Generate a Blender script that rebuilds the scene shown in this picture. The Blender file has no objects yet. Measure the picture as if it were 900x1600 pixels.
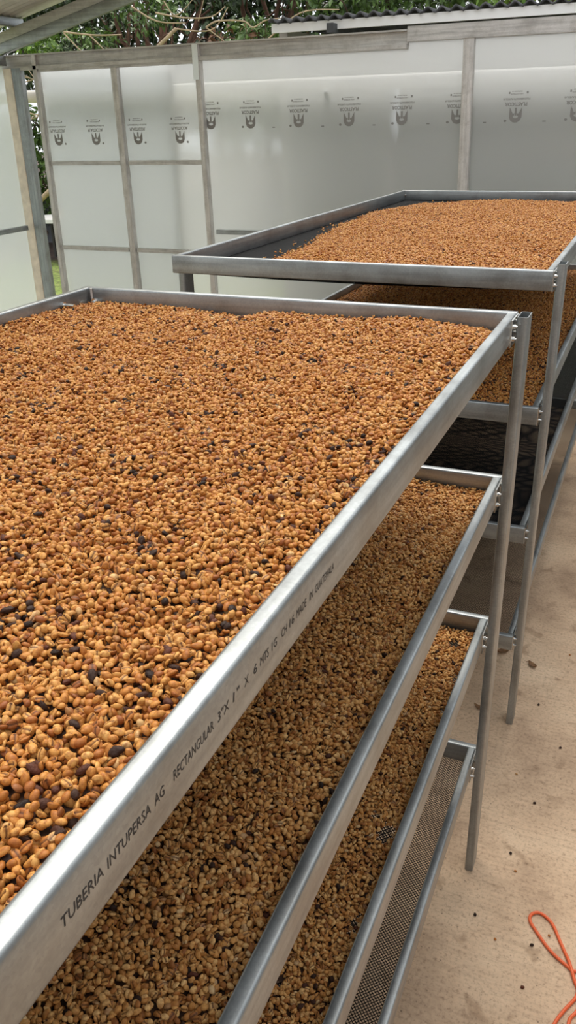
import bpy, bmesh, math, random
import numpy as np
from mathutils import Vector, Matrix, Euler, noise

random.seed(7)
rng = np.random.default_rng(11)
scene = bpy.context.scene
COL = scene.collection

# ------------------------------------------------------------------ camera
CAM = np.array([0.0, 0.0, 2.15])
ROT = np.array([[0.9205389246, -0.1477733418, 0.3616229081],
                [0.3900195282, 0.4002602280, -0.8292626346],
                [-0.0222003570, 0.9044085300, 0.4260896092]])
FPX = 1291.244
cam_data = bpy.data.cameras.new('camera')
cam = bpy.data.objects.new('camera', cam_data)
COL.objects.link(cam)
m = Matrix.Identity(4)
for i in range(3):
    for j in range(3):
        m[i][j] = ROT[i, j]
    m[i][3] = CAM[i]
cam.matrix_world = m
cam_data.sensor_fit = 'VERTICAL'
cam_data.sensor_height = 36.0
cam_data.lens = 36.0 * FPX / 1600.0
cam_data.clip_start = 0.02
cam_data.clip_end = 200
scene.camera = cam

# ------------------------------------------------------------------ world, sun, exposure
world = bpy.data.worlds.new('overcast')
scene.world = world
world.use_nodes = True
bg = world.node_tree.nodes['Background']
bg.inputs['Color'].default_value = (0.93, 0.965, 1.0, 1)
bg.inputs['Strength'].default_value = 0.86
sun_d = bpy.data.lights.new('hazy_sun', 'SUN')
sun_d.energy = 2.1
sun_d.angle = math.radians(42)
sun_d.color = (1.0, 0.93, 0.82)
sun = bpy.data.objects.new('hazy_sun', sun_d)
COL.objects.link(sun)
sun.rotation_euler = Vector((0.40, -0.70, -1.22)).to_track_quat('-Z', 'Y').to_euler()   # from behind the back wall, over the left side
scene.view_settings.view_transform = 'Standard'
scene.view_settings.look = 'None'
scene.view_settings.gamma = 1.0
scene.view_settings.exposure = 0.60
scene.cycles.use_denoising = True
scene.cycles.max_bounces = 10
scene.cycles.transparent_max_bounces = 24


def proj(P):
    """pixels (900x1600 frame) and depth of N points"""
    q = (np.asarray(P) - CAM) @ ROT
    return 450 + FPX * q[:, 0] / -q[:, 2], 800 - FPX * q[:, 1] / -q[:, 2], -q[:, 2]


# ------------------------------------------------------------------ helpers
def put(o, label=None, cat=None, group=None, kind=None):
    if label: o['label'] = label
    if cat: o['category'] = cat
    if group: o['group'] = group
    if kind: o['kind'] = kind
    return o


def empty(name, loc=(0, 0, 0), parent=None):
    o = bpy.data.objects.new(name, None)
    o.empty_display_size = 0.1
    COL.objects.link(o)
    o.location = loc
    if parent: o.parent = parent
    return o


def wpos(o):
    v = Vector((0, 0, 0))
    while o is not None:
        v += o.location
        o = o.parent
    return v


class MB:
    """collects geometry in world coordinates; build() links it as one object"""
    def __init__(self):
        self.v, self.f, self.smooth = [], [], []

    def add(self, vs, fs, smooth=False):
        b = len(self.v)
        self.v += [tuple(p) for p in vs]
        self.f += [tuple(b + i for i in q) for q in fs]
        self.smooth += [smooth] * len(fs)
        return self

    def box(self, x0, x1, y0, y1, z0, z1):
        vs = [(x, y, z) for x in (x0, x1) for y in (y0, y1) for z in (z0, z1)]
        return self.add(vs, [(0, 1, 3, 2), (4, 6, 7, 5), (0, 4, 5, 1), (2, 3, 7, 6), (0, 2, 6, 4), (1, 5, 7, 3)])

    def rtube(self, p0, p1, w, h, side, r=0.004, hollow=False, wall=0.002, seg=3):
        """rounded rectangular tube from p0 to p1; w along 'side', h along axis x side"""
        p0, p1, side = Vector(p0), Vector(p1), Vector(side).normalized()
        ax = (p1 - p0).normalized()
        up = ax.cross(side)

        def ring(w, h, r):
            pts = []
            for cx, cy, a0 in ((w/2-r, h/2-r, 0), (-w/2+r, h/2-r, 90), (-w/2+r, -h/2+r, 180), (w/2-r, -h/2+r, 270)):
                for k in range(seg + 1):
                    a = math.radians(a0 + 90 * k / seg)
                    pts.append((cx + r*math.cos(a), cy + r*math.sin(a)))
            return pts
        o = ring(w, h, r)
        n = len(o)
        P = lambda base, q: base + side*q[0] + up*q[1]
        vs = [P(p0, q) for q in o] + [P(p1, q) for q in o]
        sides = [(i, (i+1) % n, n + (i+1) % n, n + i) for i in range(n)]
        self.add(vs, sides, True)
        self.add([P(p0, q) for q in o], [tuple(range(n-1, -1, -1))])
        if not hollow:
            self.add([P(p1, q) for q in o], [tuple(range(n))])
        else:
            i_ = ring(w-2*wall, h-2*wall, max(r-wall, 0.0008))
            deep = p1 - ax*0.09
            vs = [P(p1, q) for q in o] + [P(p1, q) for q in i_] + [P(deep, q) for q in i_]
            fs = [(i, (i+1) % n, n + (i+1) % n, n+i) for i in range(n)] + [(n+i, n+(i+1) % n, 2*n+(i+1) % n, 2*n+i) for i in range(n)]
            fs.append(tuple(2*n + i for i in range(n)))
            self.add(vs, fs)
        return self

    def pipe(self, pts, radii, n=8, cap=True):
        pts = [Vector(p) for p in pts]
        if not hasattr(radii, '__len__'): radii = [radii]*len(pts)
        vs, fs = [], []
        ref = Vector((0.13, 0.2, 1)).normalized()
        for i, p in enumerate(pts):
            t = (pts[min(i+1, len(pts)-1)] - pts[max(i-1, 0)]).normalized()
            if abs(t.dot(ref)) > 0.95: ref = Vector((1, 0.1, 0.2)).normalized()
            a = t.cross(ref).normalized(); b = t.cross(a)
            for k in range(n):
                an = 2*math.pi*k/n
                vs.append(p + (a*math.cos(an) + b*math.sin(an))*radii[i])
        for i in range(len(pts)-1):
            for k in range(n):
                fs.append((i*n+k, i*n+(k+1) % n, (i+1)*n+(k+1) % n, (i+1)*n+k))
        self.add(vs, fs, True)
        if cap:
            self.add(vs[:n], [tuple(range(n))]); self.add(vs[-n:], [tuple(range(n-1, -1, -1))])
        return self

    def build(self, name, mat, parent=None, origin=None):
        me = bpy.data.meshes.new(name)
        off = wpos(parent) if parent else Vector(origin or (0, 0, 0))
        vv = np.array(self.v, dtype=float) - np.array(off)
        me.from_pydata([tuple(p) for p in vv], [], self.f)
        me.polygons.foreach_set('use_smooth', self.smooth)
        me.materials.append(mat)
        bm = bmesh.new(); bm.from_mesh(me); bmesh.ops.recalc_face_normals(bm, faces=bm.faces); bm.to_mesh(me); bm.free()
        o = bpy.data.objects.new(name, me)
        COL.objects.link(o)
        if parent: o.parent = parent
        else: o.location = off
        return o


# ------------------------------------------------------------------ materials
def new_mat(name):
    mt = bpy.data.materials.new(name)
    mt.use_nodes = True
    nt = mt.node_tree
    return mt, nt, nt.nodes, nt.links, nt.nodes['Principled BSDF']


def ramp(nodes, stops, interp='LINEAR'):
    r = nodes.new('ShaderNodeValToRGB')
    r.color_ramp.interpolation = interp
    el = r.color_ramp.elements
    while len(el) < len(stops): el.new(0.5)
    for e, (p, c) in zip(el, stops):
        e.position = p
        e.color = (*c, 1) if len(c) == 3 else c
    return r


def math_node(nodes, links, op, a, b=None, c=None):
    n = nodes.new('ShaderNodeMath'); n.operation = op
    for i, x in enumerate((a, b, c)):
        if x is None: continue
        if isinstance(x, (int, float)): n.inputs[i].default_value = x
        else: links.new(x, n.inputs[i])
    return n.outputs[0]


def simple(name, col, rough=0.6, metal=0.0, spec=0.5, var=0.0, scale=20):
    mt, nt, N, L, P = new_mat(name)
    P.inputs['Roughness'].default_value = rough
    P.inputs['Metallic'].default_value = metal
    P.inputs['Specular IOR Level'].default_value = spec
    if var:
        tc = N.new('ShaderNodeTexCoord'); nz = N.new('ShaderNodeTexNoise')
        nz.inputs['Scale'].default_value = scale; nz.inputs['Detail'].default_value = 5
        L.new(tc.outputs['Object'], nz.inputs['Vector'])
        r = ramp(N, [(0.3, tuple(c*(1-var) for c in col)), (0.7, tuple(min(1, c*(1+var)) for c in col))])
        L.new(nz.outputs['Fac'], r.inputs[0]); L.new(r.outputs[0], P.inputs['Base Color'])
    else:
        P.inputs['Base Color'].default_value = (*col, 1)
    return mt


def galvanised(name, stretch, col=(0.385, 0.41, 0.42), rough=0.38, metal=0.82):
    mt, nt, N, L, P = new_mat(name)
    tc = N.new('ShaderNodeTexCoord'); oi = N.new('ShaderNodeObjectInfo')
    addv = N.new('ShaderNodeVectorMath'); addv.operation = 'ADD'
    L.new(tc.outputs['Object'], addv.inputs[0]); L.new(oi.outputs['Random'], addv.inputs[1])
    mp = N.new('ShaderNodeMapping'); mp.inputs['Scale'].default_value = stretch
    L.new(addv.outputs[0], mp.inputs[0])
    st = N.new('ShaderNodeTexNoise'); st.inputs['Scale'].default_value = 60; st.inputs['Detail'].default_value = 6
    L.new(mp.outputs[0], st.inputs['Vector'])
    sp = N.new('ShaderNodeTexVoronoi'); sp.inputs['Scale'].default_value = 260
    L.new(addv.outputs[0], sp.inputs['Vector'])
    big = N.new('ShaderNodeTexNoise'); big.inputs['Scale'].default_value = 7; big.inputs['Detail'].default_value = 7; big.inputs['Roughness'].default_value = 0.7
    L.new(addv.outputs[0], big.inputs['Vector'])
    r1 = ramp(N, [(0.25, tuple(c*0.70 for c in col)), (0.55, col), (0.8, tuple(min(1, c*1.22) for c in col))])
    L.new(st.outputs['Fac'], r1.inputs[0])
    mx = N.new('ShaderNodeMix'); mx.data_type = 'RGBA'; mx.blend_type = 'MULTIPLY'; mx.inputs[0].default_value = 0.35
    L.new(r1.outputs[0], mx.inputs[6])
    r2 = ramp(N, [(0.0, (0.55, 0.56, 0.57)), (1.0, (1, 1, 1))]); L.new(sp.outputs['Color'], r2.inputs[0]); L.new(r2.outputs[0], mx.inputs[7])
    mx2 = N.new('ShaderNodeMix'); mx2.data_type = 'RGBA'; mx2.blend_type = 'MULTIPLY'; mx2.inputs[0].default_value = 0.8
    r3 = ramp(N, [(0.36, (0.72, 0.70, 0.68)), (0.55, (1, 1, 1))]); L.new(big.outputs['Fac'], r3.inputs[0])
    L.new(mx.outputs[2], mx2.inputs[6]); L.new(r3.outputs[0], mx2.inputs[7])
    L.new(mx2.outputs[2], P.inputs['Base Color'])
    P.inputs['Metallic'].default_value = metal
    rr = N.new('ShaderNodeMapRange'); rr.inputs[3].default_value = rough-0.1; rr.inputs[4].default_value = rough+0.16
    L.new(big.outputs['Fac'], rr.inputs[0]); L.new(rr.outputs[0], P.inputs['Roughness'])
    bp = N.new('ShaderNodeBump'); bp.inputs['Strength'].default_value = 0.06; bp.inputs['Distance'].default_value = 0.002
    L.new(st.outputs['Fac'], bp.inputs['Height']); L.new(bp.outputs[0], P.inputs['Normal'])
    return mt


GX = galvanised('galvanised_along_x', (0.06, 1, 1))
GY = galvanised('galvanised_along_y', (1, 0.06, 1))
GZ = galvanised('galvanised_along_z', (1, 1, 0.06))
DULL = galvanised('weathered_zinc_x', (0.06, 1, 1), (0.60, 0.585, 0.56), 0.5, 0.45)
DULLZ = galvanised('weathered_zinc_z', (1, 1, 0.06), (0.66, 0.64, 0.61), 0.5, 0.4)
ZINC = simple('bright_zinc', (0.75, 0.75, 0.73), 0.25, 1.0)


def bean_mat(name='parchment_bean', stops=None, mottle=0.68, patch=(0.25, 0.070, 0.014)):
    mt, nt, N, L, P = new_mat(name)
    tc = N.new('ShaderNodeTexCoord'); oi = N.new('ShaderNodeObjectInfo')
    off = N.new('ShaderNodeVectorMath'); off.operation = 'ADD'
    sc = N.new('ShaderNodeVectorMath'); sc.operation = 'SCALE'; sc.inputs[3].default_value = 3.0
    cmb = N.new('ShaderNodeCombineXYZ')
    for i in range(3): L.new(oi.outputs['Random'], cmb.inputs[i])
    L.new(cmb.outputs[0], sc.inputs[0])
    L.new(tc.outputs['Object'], off.inputs[0]); L.new(sc.outputs[0], off.inputs[1])
    nz = N.new('ShaderNodeTexNoise'); nz.inputs['Scale'].default_value = 240; nz.inputs['Detail'].default_value = 4; nz.inputs['Roughness'].default_value = 0.6
    L.new(off.outputs[0], nz.inputs['Vector'])
    base = ramp(N, stops or [(0.0, (0.68, 0.362, 0.106)), (0.35, (0.615, 0.292, 0.071)), (0.62, (0.50, 0.200, 0.041)),
                    (0.84, (0.42, 0.150, 0.030)), (0.95, (0.25, 0.075, 0.020)), (1.0, (0.76, 0.50, 0.21))])
    L.new(oi.outputs['Random'], base.inputs[0])
    pat = ramp(N, [(0.44, (0, 0, 0)), (0.62, (1, 1, 1))]); L.new(nz.outputs['Fac'], pat.inputs[0])
    mx = N.new('ShaderNodeMix'); mx.data_type = 'RGBA'
    fac = math_node(N, L, 'MULTIPLY', pat.outputs[0], mottle)
    L.new(fac, mx.inputs[0]); L.new(base.outputs[0], mx.inputs[6]); mx.inputs[7].default_value = (*patch, 1)
    # crease of the flat face
    sx = N.new('ShaderNodeSeparateXYZ'); L.new(tc.outputs['Object'], sx.inputs[0])
    at = N.new('ShaderNodeAttribute'); at.attribute_name = 'crease'
    mx2 = N.new('ShaderNodeMix'); mx2.data_type = 'RGBA'
    L.new(at.outputs['Fac'], mx2.inputs[0]); L.new(mx.outputs[2], mx2.inputs[6]); mx2.inputs[7].default_value = (0.10, 0.035, 0.012, 1)
    L.new(mx2.outputs[2], P.inputs['Base Color'])
    P.inputs['Roughness'].default_value = 0.5
    P.inputs['Specular IOR Level'].default_value = 0.26
    bp = N.new('ShaderNodeBump'); bp.inputs['Strength'].default_value = 0.35; bp.inputs['Distance'].default_value = 0.0006
    L.new(nz.outputs['Fac'], bp.inputs['Height']); L.new(bp.outputs[0], P.inputs['Normal'])
    return mt


def cherry_mat():
    mt, nt, N, L, P = new_mat('dark_dried_cherry')
    oi = N.new('ShaderNodeObjectInfo')
    r = ramp(N, [(0, (0.020, 0.011, 0.008)), (0.55, (0.045, 0.020, 0.012)), (1, (0.11, 0.034, 0.018))])
    L.new(oi.outputs['Random'], r.inputs[0]); L.new(r.outputs[0], P.inputs['Base Color'])
    P.inputs['Roughness'].default_value = 0.6; P.inputs['Specular IOR Level'].default_value = 0.22
    tc = N.new('ShaderNodeTexCoord'); nz = N.new('ShaderNodeTexNoise'); nz.inputs['Scale'].default_value = 380; nz.inputs['Detail'].default_value = 3
    L.new(tc.outputs['Object'], nz.inputs['Vector'])
    bp = N.new('ShaderNodeBump'); bp.inputs['Strength'].default_value = 0.8; bp.inputs['Distance'].default_value = 0.0012
    L.new(nz.outputs['Fac'], bp.inputs['Height']); L.new(bp.outputs[0], P.inputs['Normal'])
    return mt


BEAN, CHERRY = bean_mat(), cherry_mat()
# near rack's lower trays: paler beans, colours lifted to offset the shade there
LIFTED_BEAN = bean_mat('shade_lifted_bean', [(0.0, (0.82, 0.51, 0.205)), (0.35, (0.74, 0.405, 0.135)), (0.62, (0.62, 0.295, 0.080)),
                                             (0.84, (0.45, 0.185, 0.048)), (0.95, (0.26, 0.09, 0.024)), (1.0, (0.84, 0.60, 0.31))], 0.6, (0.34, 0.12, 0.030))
GAP_SHADE = simple('bean_gap_shade', (0.05, 0.020, 0.008), 0.8, var=0.5, scale=90)  # dark sheet under the beans; its colour paints the shade in their gaps


def net_mat(name, pitch, hole, col=(0.009, 0.009, 0.010)):
    """woven plastic net: square holes cut by the material"""
    mt, nt, N, L, P = new_mat(name)
    tc = N.new('ShaderNodeTexCoord'); sx = N.new('ShaderNodeSeparateXYZ'); L.new(tc.outputs['Object'], sx.inputs[0])
    fs = []
    u = math_node(N, L, 'ADD', sx.outputs[0], sx.outputs[1]); w = math_node(N, L, 'SUBTRACT', sx.outputs[0], sx.outputs[1])
    for s in (u, w):
        a = math_node(N, L, 'FRACT', math_node(N, L, 'MULTIPLY', s, 1.0/(pitch*1.4142)))
        fs.append(math_node(N, L, 'LESS_THAN', a, hole))
    h = math_node(N, L, 'MULTIPLY', fs[0], fs[1])
    tr = N.new('ShaderNodeBsdfTransparent'); mx = N.new('ShaderNodeMixShader')
    L.new(h, mx.inputs[0]); L.new(P.outputs[0], mx.inputs[1]); L.new(tr.outputs[0], mx.inputs[2])
    L.new(mx.outputs[0], N['Material Output'].inputs[0])
    P.inputs['Base Color'].default_value = (*col, 1); P.inputs['Roughness'].default_value = 0.6; P.inputs['Specular IOR Level'].default_value = 0.03
    return mt


NET = net_mat('black_net', 0.0064, 0.68)
NET_FINE = net_mat('black_net_fine', 0.0045, 0.30)
NET_CLOSE = net_mat('black_net_close', 0.0045, 0.16)


def poly_mat(name, tint=(0.95, 0.965, 0.975), clear=0.46, rough=0.17):
    """twin-wall polycarbonate: milky, blurs what stands behind it"""
    mt, nt, N, L, P = new_mat(name)
    N.remove(P)
    out = N['Material Output']
    tl = N.new('ShaderNodeBsdfTranslucent'); tl.inputs[0].default_value = (*tint, 1)
    df = N.new('ShaderNodeBsdfDiffuse'); df.inputs[0].default_value = (0.80, 0.82, 0.82, 1)
    rf = N.new('ShaderNodeBsdfRefraction'); rf.inputs['Roughness'].default_value = rough; rf.inputs['IOR'].default_value = 1.18
    rf.inputs[0].default_value = (*tint, 1)
    gl = N.new('ShaderNodeBsdfGlossy'); gl.inputs['Roughness'].default_value = 0.28
    tc = N.new('ShaderNodeTexCoord'); wv = N.new('ShaderNodeTexNoise'); wv.inputs['Scale'].default_value = 3
    L.new(tc.outputs['Object'], wv.inputs['Vector'])
    m1 = N.new('ShaderNodeMixShader'); m1.inputs[0].default_value = 0.26
    L.new(tl.outputs[0], m1.inputs[1]); L.new(df.outputs[0], m1.inputs[2])
    m2 = N.new('ShaderNodeMixShader'); m2.inputs[0].default_value = clear
    L.new(m1.outputs[0], m2.inputs[1]); L.new(rf.outputs[0], m2.inputs[2])
    m3 = N.new('ShaderNodeMixShader'); m3.inputs[0].default_value = 0.05
    L.new(m2.outputs[0], m3.inputs[1]); L.new(gl.outputs[0], m3.inputs[2])
    L.new(m3.outputs[0], out.inputs[0])
    return mt


POLY = poly_mat('milky_polycarbonate')
PRINT = simple('grey_print', (0.23, 0.225, 0.215), 0.7)
INK = simple('black_ink', (0.02, 0.02, 0.022), 0.6)


def floor_mat():
    mt, nt, N, L, P = new_mat('concrete_floor')
    tc = N.new('ShaderNodeTexCoord')
    big = N.new('ShaderNodeTexNoise'); big.inputs['Scale'].default_value = 2.2; big.inputs['Detail'].default_value = 9; big.inputs['Roughness'].default_value = 0.62
    L.new(tc.outputs['Object'], big.inputs['Vector'])
    base = ramp(N, [(0.30, (0.38, 0.255, 0.165)), (0.5, (0.60, 0.425, 0.285)), (0.70, (0.72, 0.54, 0.375))])
    L.new(big.outputs['Fac'], base.inputs[0])
    mp = N.new('ShaderNodeMapping'); mp.inputs['Scale'].default_value = (3.0, 55, 1); mp.inputs['Rotation'].default_value = (0, 0, 0.12)
    L.new(tc.outputs['Object'], mp.inputs[0])
    br = N.new('ShaderNodeTexNoise'); br.inputs['Scale'].default_value = 1.5; br.inputs['Detail'].default_value = 7
    L.new(mp.outputs[0], br.inputs['Vector'])
    rb = ramp(N, [(0.32, (0.72, 0.70, 0.68)), (0.5, (1, 1, 1)), (0.75, (1.1, 1.08, 1.05))]); L.new(br.outputs['Fac'], rb.inputs[0])
    m1 = N.new('ShaderNodeMix'); m1.data_type = 'RGBA'; m1.blend_type = 'MULTIPLY'; m1.inputs[0].default_value = 0.4
    L.new(base.outputs[0], m1.inputs[6]); L.new(rb.outputs[0], m1.inputs[7])
    fi = N.new('ShaderNodeTexNoise'); fi.inputs['Scale'].default_value = 85; fi.inputs['Detail'].default_value = 8; fi.inputs['Roughness'].default_value = 0.75
    L.new(tc.outputs['Object'], fi.inputs['Vector'])
    rf_ = ramp(N, [(0.36, (0.55, 0.50, 0.46)), (0.48, (1, 1, 1)), (0.66, (1.14, 1.13, 1.1))]); L.new(fi.outputs['Fac'], rf_.inputs[0])
    m0 = N.new('ShaderNodeMix'); m0.data_type = 'RGBA'; m0.blend_type = 'MULTIPLY'; m0.inputs[0].default_value = 0.8
    L.new(m1.outputs[2], m0.inputs[6]); L.new(rf_.outputs[0], m0.inputs[7])
    m1 = m0
    st = N.new('ShaderNodeTexNoise'); st.inputs['Scale'].default_value = 9; st.inputs['Detail'].default_value = 6; st.inputs['Distortion'].default_value = 0.6
    L.new(tc.outputs['Object'], st.inputs['Vector'])
    rs = ramp(N, [(0.60, (1, 1, 1)), (0.68, (0.66, 0.62, 0.58))]); L.new(st.outputs['Fac'], rs.inputs[0])
    m2 = N.new('ShaderNodeMix'); m2.data_type = 'RGBA'; m2.blend_type = 'MULTIPLY'; m2.inputs[0].default_value = 0.8
    L.new(m1.outputs[2], m2.inputs[6]); L.new(rs.outputs[0], m2.inputs[7])
    sp = N.new('ShaderNodeTexVoronoi'); sp.inputs['Scale'].default_value = 48; L.new(tc.outputs['Object'], sp.inputs['Vector'])
    pick = ramp(N, [(0.62, (0, 0, 0)), (0.64, (1, 1, 1))]); L.new(sp.outputs['Color'], pick.inputs[0])
    dist = ramp(N, [(0.05, (1, 1, 1)), (0.16, (0, 0, 0))]); L.new(sp.outputs['Distance'], dist.inputs[0])
    f = math_node(N, L, 'MULTIPLY', pick.outputs[0], dist.outputs[0])
    m3 = N.new('ShaderNodeMix'); m3.data_type = 'RGBA'; L.new(math_node(N, L, 'MULTIPLY', f, 0.75), m3.inputs[0])
    L.new(m2.outputs[2], m3.inputs[6]); m3.inputs[7].default_value = (0.10, 0.065, 0.04, 1)
    L.new(m3.outputs[2], P.inputs['Base Color'])
    P.inputs['Roughness'].default_value = 0.75
    bp = N.new('ShaderNodeBump'); bp.inputs['Strength'].default_value = 0.5; bp.inputs['Distance'].default_value = 0.004
    L.new(br.outputs['Fac'], bp.inputs['Height']); L.new(bp.outputs[0], P.inputs['Normal'])
    return mt


FLOOR = floor_mat()

# ------------------------------------------------------------------ setting: floor, ground
YW = 6.893
fl = MB().box(-6.1, 2.2, -3.5, YW+0.25, -0.12, 0.0).build('floor', FLOOR)
put(fl, kind='structure')


def ground_mat():
    mt, nt, N, L, P = new_mat('lawn_and_leaf_litter')
    tc = N.new('ShaderNodeTexCoord')
    n1 = N.new('ShaderNodeTexNoise'); n1.inputs['Scale'].default_value = 0.8; n1.inputs['Detail'].default_value = 6
    n2 = N.new('ShaderNodeTexNoise'); n2.inputs['Scale'].default_value = 9; n2.inputs['Detail'].default_value = 8; n2.inputs['Roughness'].default_value = 0.75
    for n in (n1, n2): L.new(tc.outputs['Object'], n.inputs['Vector'])
    g = ramp(N, [(0.36, (0.10, 0.055, 0.03)), (0.47, (0.12, 0.16, 0.035)), (0.56, (0.24, 0.33, 0.06)), (0.66, (0.34, 0.24, 0.13))])
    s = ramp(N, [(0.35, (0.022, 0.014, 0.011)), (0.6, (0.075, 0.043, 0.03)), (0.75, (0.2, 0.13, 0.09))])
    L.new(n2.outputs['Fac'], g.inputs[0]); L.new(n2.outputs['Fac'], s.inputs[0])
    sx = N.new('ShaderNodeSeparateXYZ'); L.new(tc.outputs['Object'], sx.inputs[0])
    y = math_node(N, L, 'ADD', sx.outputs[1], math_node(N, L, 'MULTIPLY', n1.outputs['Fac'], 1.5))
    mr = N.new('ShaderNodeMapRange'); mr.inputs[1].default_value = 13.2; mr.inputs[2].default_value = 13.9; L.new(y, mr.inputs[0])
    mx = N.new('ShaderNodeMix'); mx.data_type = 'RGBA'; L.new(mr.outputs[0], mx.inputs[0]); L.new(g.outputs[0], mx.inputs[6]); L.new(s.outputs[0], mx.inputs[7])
    L.new(mx.outputs[2], P.inputs['Base Color']); P.inputs['Roughness'].default_value = 0.9
    return mt


GROUND = ground_mat()
gv = [(-60, -40, -0.06), (40, -40, -0.06), (40, 70, -0.06), (-60, 70, -0.06), (-60, -40, -0.4), (40, -40, -0.4), (40, 70, -0.4), (-60, 70, -0.4)]
put(MB().add(gv, [(0, 1, 2, 3), (7, 6, 5, 4), (0, 4, 5, 1), (1, 5, 6, 2), (2, 6, 7, 3), (3, 7, 4, 0)]).build('ground', GROUND), kind='structure')

# ------------------------------------------------------------------ back wall of polycarbonate
wb = put(empty('wall_back', (0, YW, 0)), kind='structure')
b1 = MB()
b1.box(-5.98, -1.93, YW-0.015, YW+0.03, 2.66, 2.745)
b1.box(-5.98, -1.93, YW-0.05, YW+0.03, 2.745, 2.757)
b1.box(-5.98, -1.93, YW-0.045, YW+0.03, 2.632, 2.662)
b1.build('beam', DULL, wb)
b2 = MB()
b2.box(-1.925, 2.1, YW-0.05, YW+0.03, 2.677, 2.775)
b2.build('beam', DULL, wb)
b3 = MB().box(-3.63, -1.48, YW-0.02, YW+0.02, 1.262, 1.300); b3.build('cross_bar', GX, wb)
b3 = MB().box(-1.40, 0.66, YW-0.02, YW+0.02, 1.262, 1.300); b3.build('cross_bar', GX, wb)


def post(x0, x1, zt, y0=YW-0.045, y1=YW+0.015, parent=wb, mat=None, z0=0.0, x0b=None):
    p = MB(); d = (x0b - x0) if x0b is not None else 0.0
    p.rtube((x0/2+x1/2+d, (y0+y1)/2, z0), (x0/2+x1/2, (y0+y1)/2, zt), x1-x0, y1-y0, (1, 0, 0), 0.005)
    return p.build('post', mat or DULLZ, parent)


post(-3.735, -3.685, 2.745, x0b=-3.698)
post(-1.505, -1.425, 2.677, x0b=-1.452)
post(0.66, 0.74, 2.677)
sp = MB().box(-3.742, -3.690, YW-0.056, YW-0.047, 2.49, 2.75); sp.build('splice_plate', ZINC, wb)

panels = []
for x0, x1 in ((-3.69, -1.466), (-1.462, 0.70), (0.704, 2.1)):
    pm = MB().box(x0, x1, YW+0.020, YW+0.028, 0.02, 2.70)
    panels.append((x0, x1, pm.build('panel', POLY, wb)))

# printed marks on the sheets (upside down as in the photograph)
def emblem_in(x, z):           # upright shape read upside down: crown of a U with three prongs
    if z < 0: return False
    ax = abs(x)
    if z <= 0.050:             # rounded bowl
        R = 0.047
        if (ax/R)**2 + ((z-0.050)/0.050)**2 > 1: return False
        if ((x)/0.020)**2 + ((z-0.043)/0.011)**2 < 1 and not (ax > 0.012 and z > 0.045): return False
        return True
    if z <= 0.105:
        t = (z-0.050)/0.055
        if ax > 0.047 - 0.002*t: return False
        inner = 0.014 + 0.030*t
        if ax >= inner: return True
        if ax <= 0.008 and z < 0.103: return True
        if t < 0.25 and ax > 0.011 - 0.01*t: return True
    return False


def glyph_mesh(mirror):
    mb = MB(); s = 0.003; e = 0.0029
    sg = -1 if mirror else 1
    def quad(x0, x1, z0, z1):
        mb.add([(x0, 0, z0), (x1, 0, z0), (x1, 0, z1), (x0, 0, z1)], [(0, 1, 2, 3)])
    for i in range(-17, 18):
        for k in range(0, 36):
            if emblem_in(i*s, k*s): quad(i*e-e/2, i*e+e/2, 0.004+k*e-e/2, 0.004+k*e+e/2)
    for k in range(10):        # registered mark
        a = 2*math.pi*k/10; b = 2*math.pi*(k+1)/10
        cx = -0.073*sg
        mb.add([(cx, 0, 0.018), (cx+0.011*math.cos(a), 0, 0.018+0.009*math.sin(a)), (cx+0.011*math.cos(b), 0, 0.018+0.009*math.sin(b))], [(0, 1, 2)])
    for cx, w in ((-0.055*sg, 0.012), (0.075*sg, 0.014)):   # symbols beside the small lines
        quad(cx-w/2, cx+w/2, 0.196, 0.196+w*1.2)
    return mb


def text_obj(name, body, size, mat, parent, loc, mat3, width=None, shear=0.0, bold=0.0):
    cu = bpy.data.curves.new(name, 'FONT'); cu.body = body; cu.size = size; cu.align_x = 'CENTER'; cu.align_y = 'CENTER'; cu.shear = shear; cu.offset = bold
    cu.resolution_u = 2
    o = bpy.data.objects.new(name, cu); COL.objects.link(o)
    bpy.context.view_layer.update()
    me = bpy.data.meshes.new_from_object(o)
    bpy.data.objects.remove(o); bpy.data.curves.remove(cu)
    n = len(me.vertices)
    co = np.empty(3*n); me.vertices.foreach_get('co', co); co = co.reshape(-1, 3)
    if width:
        w0 = co[:, 0].max()-co[:, 0].min()
        co[:, 0] *= width/w0
    co = co @ np.array(mat3).T
    me.vertices.foreach_set('co', co.ravel())
    me.materials.clear(); me.materials.append(mat)
    o = bpy.data.objects.new(name, me); COL.objects.link(o)
    if parent:
        o.parent = parent; o.location = Vector(loc) - wpos(parent)
    else: o.location = loc
    return o


FLIP = [[-1, 0, 0], [0, 0, -1], [0, -1, 0]]       # facing the room, upside down
MIRR = [[1, 0, 0], [0, 0, 1], [0, -1, 0]]         # seen from the back, upside down
proto_marks = {}


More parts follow.
